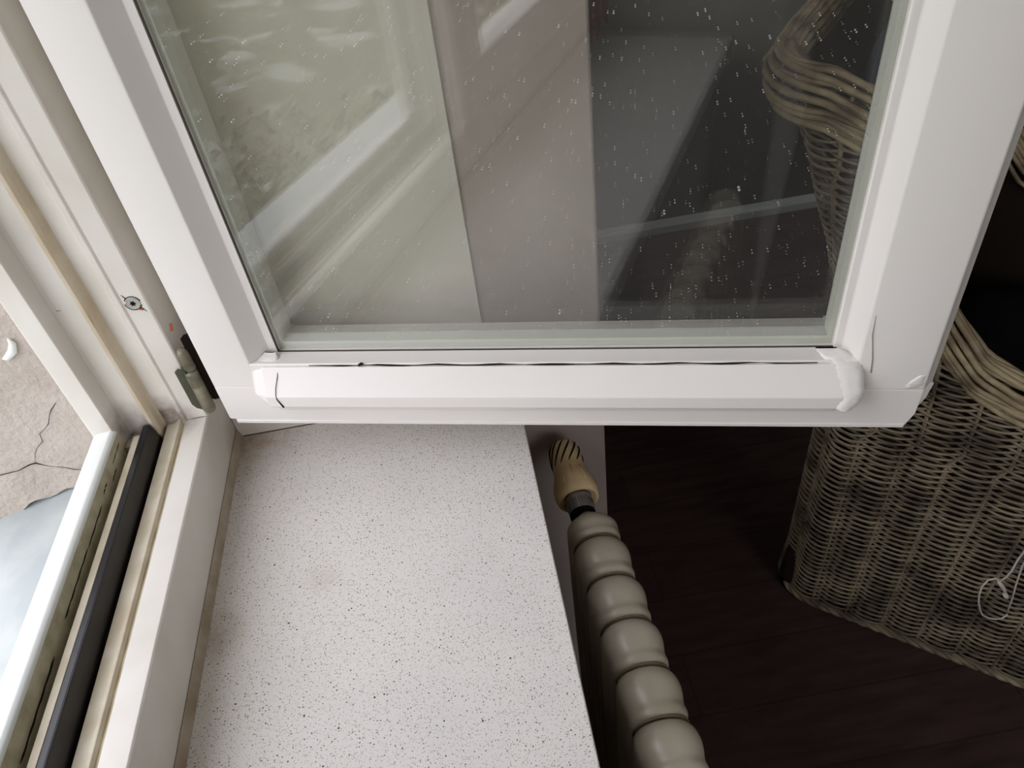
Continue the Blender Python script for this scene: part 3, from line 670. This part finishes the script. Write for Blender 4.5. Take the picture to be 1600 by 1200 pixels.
# stakes
w = MB()
Ltot = path(0.3)[-1][3]
ns = int(Ltot / STAKE)
for i in range(ns + 1):
    Lt = STAKE * (i + 0.5)
    pts = []
    for j in range(40):
        h = 0.0 + j * 0.0295; pth = path(h, 0.02)
        # nearest path point with this arclength measured from the front edge
        best = min(pth, key=lambda e: abs(e[3] - Lt))
        if h > best[2] - 0.01: break
        pts.append(C3(best[0], h, best[1], 0.0))
    if len(pts) > 2: w.tube(pts, 0.0032, 6)
w.build('stakes', M['wicker'], chair, smooth=True)
# liner behind the weave, its dark colour put in for the shaded gaps
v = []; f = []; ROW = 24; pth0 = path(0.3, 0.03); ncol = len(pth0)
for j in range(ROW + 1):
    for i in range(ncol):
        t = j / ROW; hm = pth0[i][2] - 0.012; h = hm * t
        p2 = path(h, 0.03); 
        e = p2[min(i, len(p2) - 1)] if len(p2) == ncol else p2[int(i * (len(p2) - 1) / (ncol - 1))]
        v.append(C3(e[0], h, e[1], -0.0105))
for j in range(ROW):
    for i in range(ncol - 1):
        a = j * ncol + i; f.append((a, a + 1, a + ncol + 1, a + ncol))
o = link_mesh('gap_shade_backing', v, f, M['backing'], chair, smooth=True); md = o.modifiers.new('sol', 'SOLIDIFY'); md.thickness = 0.004; md.offset = -1
# rim: bundle of thick strands following the top edge
top = []
for s_i in range(0, 60):
    s = CD - (CD + 0.17 - CR - 0.0) * s_i / 59.0
    top.append(((s, 0.0), (0, -1), interp(RIM, s)))
s0 = -0.165
hc = interp(RIM, s0 + CR)
for i in range(1, 9):
    a = PI / 2 * i / 8; top.append(((s0 + CR - CR * math.sin(a), CR - CR * math.cos(a)), (-math.sin(a), -math.cos(a)), hc + (1.035 - hc) * i / 8))
for i in range(1, 20):
    n = CR + (CW - 2 * CR) * i / 20; t = (n - CW / 2) / (CW / 2); top.append(((s0 - 0.02 * (1 - t * t), n), (-1, 0), 1.035 - 0.025 * (1 - t * t)))
half = len(top)
for i in range(8, 0, -1):
    a = PI / 2 * i / 8; top.append(((s0 + CR - CR * math.sin(a), CW - CR + CR * math.cos(a)), (-math.sin(a), math.cos(a)), hc + (1.035 - hc) * i / 8))
for s_i in range(59, -1, -1):
    s = CD - (CD + 0.17 - CR) * s_i / 59.0; top.append(((s, CW), (0, 1), interp(RIM, s)))
w = MB(); rnd = random.Random(11)
for kx in range(10):
    base_d = -0.004 - 0.0072 * kx; ph = rnd.uniform(0, 6.28); pts = []
    for i, (p, nr, h) in enumerate(top):
        u = i * 0.016
        bulge = 0.012 * math.sin(PI * min(1, (kx + 0.8) / 9.0)) + 0.004
        pts.append(C3(p, h + base_d + 0.0045 * math.sin(u * 17 + ph), nr, bulge + 0.0035 * math.sin(u * 17 + ph + 1.3)))
    w.tube(pts, 0.0042 * rnd.uniform(0.85, 1.15), 7)
for kx in range(8):      # strands rolling over the top to the inside
    ph = rnd.uniform(0, 6.28)
    w.tube([C3(p, h + 0.001 - 0.0009 * kx * kx + 0.003 * math.sin(i * 0.45 + ph), nr, 0.004 - 0.0062 * kx) for i, (p, nr, h) in enumerate(top)], 0.0042, 7)
w.build('rolled_rim', M['wickerrim'], chair, smooth=True)
# braided foot edge
w = MB()
for kx in range(3):
    ph = kx * 2.1
    w.tube([C3(e[0], 0.012 + 0.004 * math.sin(e[3] * 90 + ph), e[1], 0.004 + 0.005 * math.cos(e[3] * 90 + ph)) for e in path(0.01, 0.012)], 0.0050, 6)
w.build('braided_base', M['wicker'], chair, smooth=True)
# seat deck, front panel, cushion
w = MB(); hs = 0.36
def cbox(l, s0, s1, n0, n1, h0, h1):
    vs = [C3((s, n), h) for h in (h0, h1) for (s, n) in ((s0, n0), (s1, n0), (s1, n1), (s0, n1))]
    l.add(vs, [(0,3,2,1),(4,5,6,7),(0,1,5,4),(1,2,6,5),(2,3,7,6),(3,0,4,7)])
cbox(w, 0.03, CD - 0.01, 0.02, CW - 0.02, hs - 0.03, hs); w.build('seat_deck', M['backing'], chair)
w = MB(); cbox(w, CD - 0.012, CD, 0.012, CW - 0.012, 0.02, hs - 0.032); w.build('front_panel', M['backing'], chair)
for (s, n) in ((0.03, 0.03), (CD - 0.05, 0.03), (0.03, CW - 0.03), (CD - 0.05, CW - 0.03)):
    pass
# leg seen at the lower left of the shell
for (s, n) in ((-0.012, 0.035), (CD - 0.04, 0.025), (-0.012, CW - 0.03), (CD - 0.04, CW - 0.03)):
    l = MB(); l.tube([C3((s, n), 0.0), C3((s, n), 0.03), C3((s, n), 0.09), C3((s, n), 0.12)], [0.020, 0.022, 0.019, 0.015], 12); l.build('leg', M['darkwood'], chair, smooth=True)
def pillow(name, c, e1, e2, e3, sx, sy, sz, material, par=None, seed=1):
    """soft cushion: superellipsoid with pinched corners"""
    rnd = random.Random(seed); l = MB(); K = 28; J = 16; R_ = []
    for j in range(J + 1):
        b = -PI / 2 + PI * j / J; ring = []
        for q in range(K):
            a = 2 * PI * q / K
            ca, sa = math.cos(a), math.sin(a); e = 0.55
            x = math.copysign(abs(ca) ** e, ca) * math.cos(b) ** 0.7 * sx if abs(b) < PI/2 - 1e-6 else 0
            y = math.copysign(abs(sa) ** e, sa) * math.cos(b) ** 0.7 * sy if abs(b) < PI/2 - 1e-6 else 0
            z = math.sin(b) * sz * (1 + 0.1 * math.sin(3 * a + seed) * math.cos(b))
            ring.append(Vector(c) + e1 * x + e2 * y + e3 * z)
        R_.append(ring)
    l.rings(R_); return l.build(name, material, par, smooth=True)
tiltb = math.radians(20); bz = Vector((0, 0, 1)); e2 = (bz * math.cos(tiltb) - dv * math.sin(tiltb)); e3 = e2.cross(nv)
cu = pillow('back_cushion', A0 + dv * 0.015 + nv * 0.31 + Vector((0, 0, 0.785)), nv, e2, e3, 0.225, 0.24, 0.055, M['navy'], None, 2)
tag(cu, 'navy blue cushion leaning against the back of the wicker armchair', 'cushion')
cu2 = pillow('seat_cushion', A0 + dv * 0.33 + nv * 0.31 + Vector((0, 0, hs + 0.062)), dv, nv, bz, 0.24, 0.26, 0.06, M['darkcloth'], None, 4)
tag(cu2, 'dark cushion lying on the seat of the wicker armchair', 'cushion')

# ------------------------------------------------------------------ hanging cord with loop
def ray(u, v):
    x = (u - 800) / 1185.0; y = (v - 600) / 1185.0; c = Vector((x, y, 1.0)).normalized()
    return Vector((RX[0]*c.x + RX[1]*c.y + RX[2]*c.z, RY[0]*c.x + RY[1]*c.y + RY[2]*c.z, RZ[0]*c.x + RZ[1]*c.y + RZ[2]*c.z))
CY = 0.03       # the cord hangs in a vertical plane parallel to the back wall
def onY(u, v, y=CY, dy=0.0): r = ray(u, v); p = CP + r * ((y - CP.y) / r.y); p.y += dy; return p
CY = -0.14
loop = [(1562, 908), (1556, 905), (1545, 908), (1535, 916), (1529, 928), (1528, 940), (1531, 953), (1536, 962), (1545, 967), (1556, 968), (1566, 965), (1573, 958)]
pl_ = [onY(u, v, CY, 0.0015 * math.sin(i)) for i, (u, v) in enumerate(loop)]
topz = 1.2
str2 = [onY(1573, 958, CY), onY(1580, 940, CY), onY(1588, 912, CY), onY(1597, 885, CY)]
up2 = Vector((str2[-1].x + 0.002, CY, topz))
str1 = [onY(1562, 908, CY), onY(1572, 902, CY), onY(1580, 893, CY), onY(1590, 875, CY), onY(1600, 862, CY)]
up1 = Vector((str1[-1].x, CY, topz))
w = MB(); w.tube(pl_[::-1] + [str1[1], str1[2], str1[3], str1[4], up1], 0.0011, 7)
w.tube(str2 + [up2], 0.0011, 7)
cord = thing('pull_cord', 'thin off-white cord hanging in a loop in front of the wicker armchair', 'cord', tuple(up1))
under(w.build('string', M['cord'], smooth=True), cord)
w = MB(); w.tube([onY(1560, 908, CY), onY(1565, 915, CY), onY(1569, 921, CY), onY(1571, 929, CY)], [0.0018, 0.0026, 0.0022, 0.0012], 8)
w.tube([onY(1568, 925, CY, -0.003), onY(1570, 930, CY, -0.003)], [0.0028, 0.0030], 10)
under(w.build('knot', M['cord'], smooth=True), cord)

# ------------------------------------------------------------------ red cloth hanging behind the wall corner
v = []; f = []; NX_, NZ_ = 24, 30
for j in range(NZ_ + 1):
    z = 0.245 + 1.2 * j / NZ_
    for i in range(NX_ + 1):
        t = i / NX_; x = 0.408 + 0.034 * t
        v.append((x, 0.15 + 0.5 * t * 0.02 + 0.006 * math.sin(t * 14 + z * 4) + 0.003 * math.sin(z * 60), z + (0.01 * math.sin(t * 9) if j == 0 else 0)))
for j in range(NZ_):
    for i in range(NX_):
        a = j * (NX_ + 1) + i; f.append((a, a + 1, a + NX_ + 2, a + NX_ + 1))
o = link_mesh('hanging_cloth', v, f, M['redcloth'], None, smooth=True); md = o.modifiers.new('sol', 'SOLIDIFY'); md.thickness = 0.003
tag(o, 'dark red cloth hanging just behind the wall corner, seen through the pane', 'cloth')

# ------------------------------------------------------------------ garden below, seen reflected in the pane
w = MB(); w.box((-40, -40, -3.35), (-0.30, 40, -3.30)); structure(w.build('ground', M['gravel']))
def shrub(x, y, rad_, h, seed, label):
    rnd = random.Random(seed)
    t = thing('garden_shrub', label, 'shrub', (x, y, -3.3), 'garden shrubs below the window')
    l = MB(); l.tube([(0, 0, 0), (0.03, 0.02, h * 0.3), (0, 0, h * 0.6)], [0.06, 0.045, 0.02], 8)
    for q in range(6):
        a = q * 1.05; l.tube([(0.02, 0.01, h * 0.25), (math.cos(a) * rad_ * 0.4, math.sin(a) * rad_ * 0.4, h * 0.55), (math.cos(a) * rad_ * 0.6, math.sin(a) * rad_ * 0.6, h * 0.75)], [0.03, 0.02, 0.008], 6)
    l.build('branches', M['bark'], t, smooth=True)
    l = MB()
    for q in range(2600):
        u = rnd.gauss(0, 1); vv = rnd.gauss(0, 1); ww = rnd.gauss(0, 1); L = math.sqrt(u*u + vv*vv + ww*ww); r = rnd.random() ** 0.35
        bumps = 1 + 0.18 * math.sin(3 * math.atan2(vv, u) + seed) + 0.15 * math.sin(5 * ww / L + seed)
        c = Vector((u / L * r * rad_ * bumps, vv / L * r * rad_ * bumps, h * 0.62 + ww / L * r * h * 0.40 * bumps))
        d = Vector((rnd.uniform(-1, 1), rnd.uniform(-1, 1), rnd.uniform(-0.3, 1))).normalized(); e = d.orthogonal().normalized(); g_ = d.cross(e)
        s = rnd.uniform(0.05, 0.09)
        l.add([c - e * s, c - g_ * s * 0.45 + d * s * 0.1, c + e * s, c + g_ * s * 0.45 + d * s * 0.1], [(0, 1, 2, 3)])
    l.build('foliage', M['leaf'], t); return t
shrub(-2.0, -0.9, 0.75, 2.0, 1, 'olive green shrub nearest the window, reflected low in the pane')
shrub(-2.4, 1.3, 0.85, 2.2, 2, 'olive green shrub left of the nearest one in the garden')
shrub(-4.7, 0.1, 1.0, 2.4, 3, 'broad olive shrub in the second row of the garden')
shrub(-2.2, -3.1, 0.8, 2.1, 5, 'olive green shrub right of the nearest one in the garden')
shrub(-7.6, -0.6, 1.1, 2.6, 8, 'large olive shrub in the last row of the garden')
shrub(-4.2, 2.4, 1.0, 2.3, 9, 'olive green shrub far left in the second row of the garden')
shrub(-5.0, -3.0, 1.1, 2.5, 6, 'tall olive shrub far back at the right of the garden')
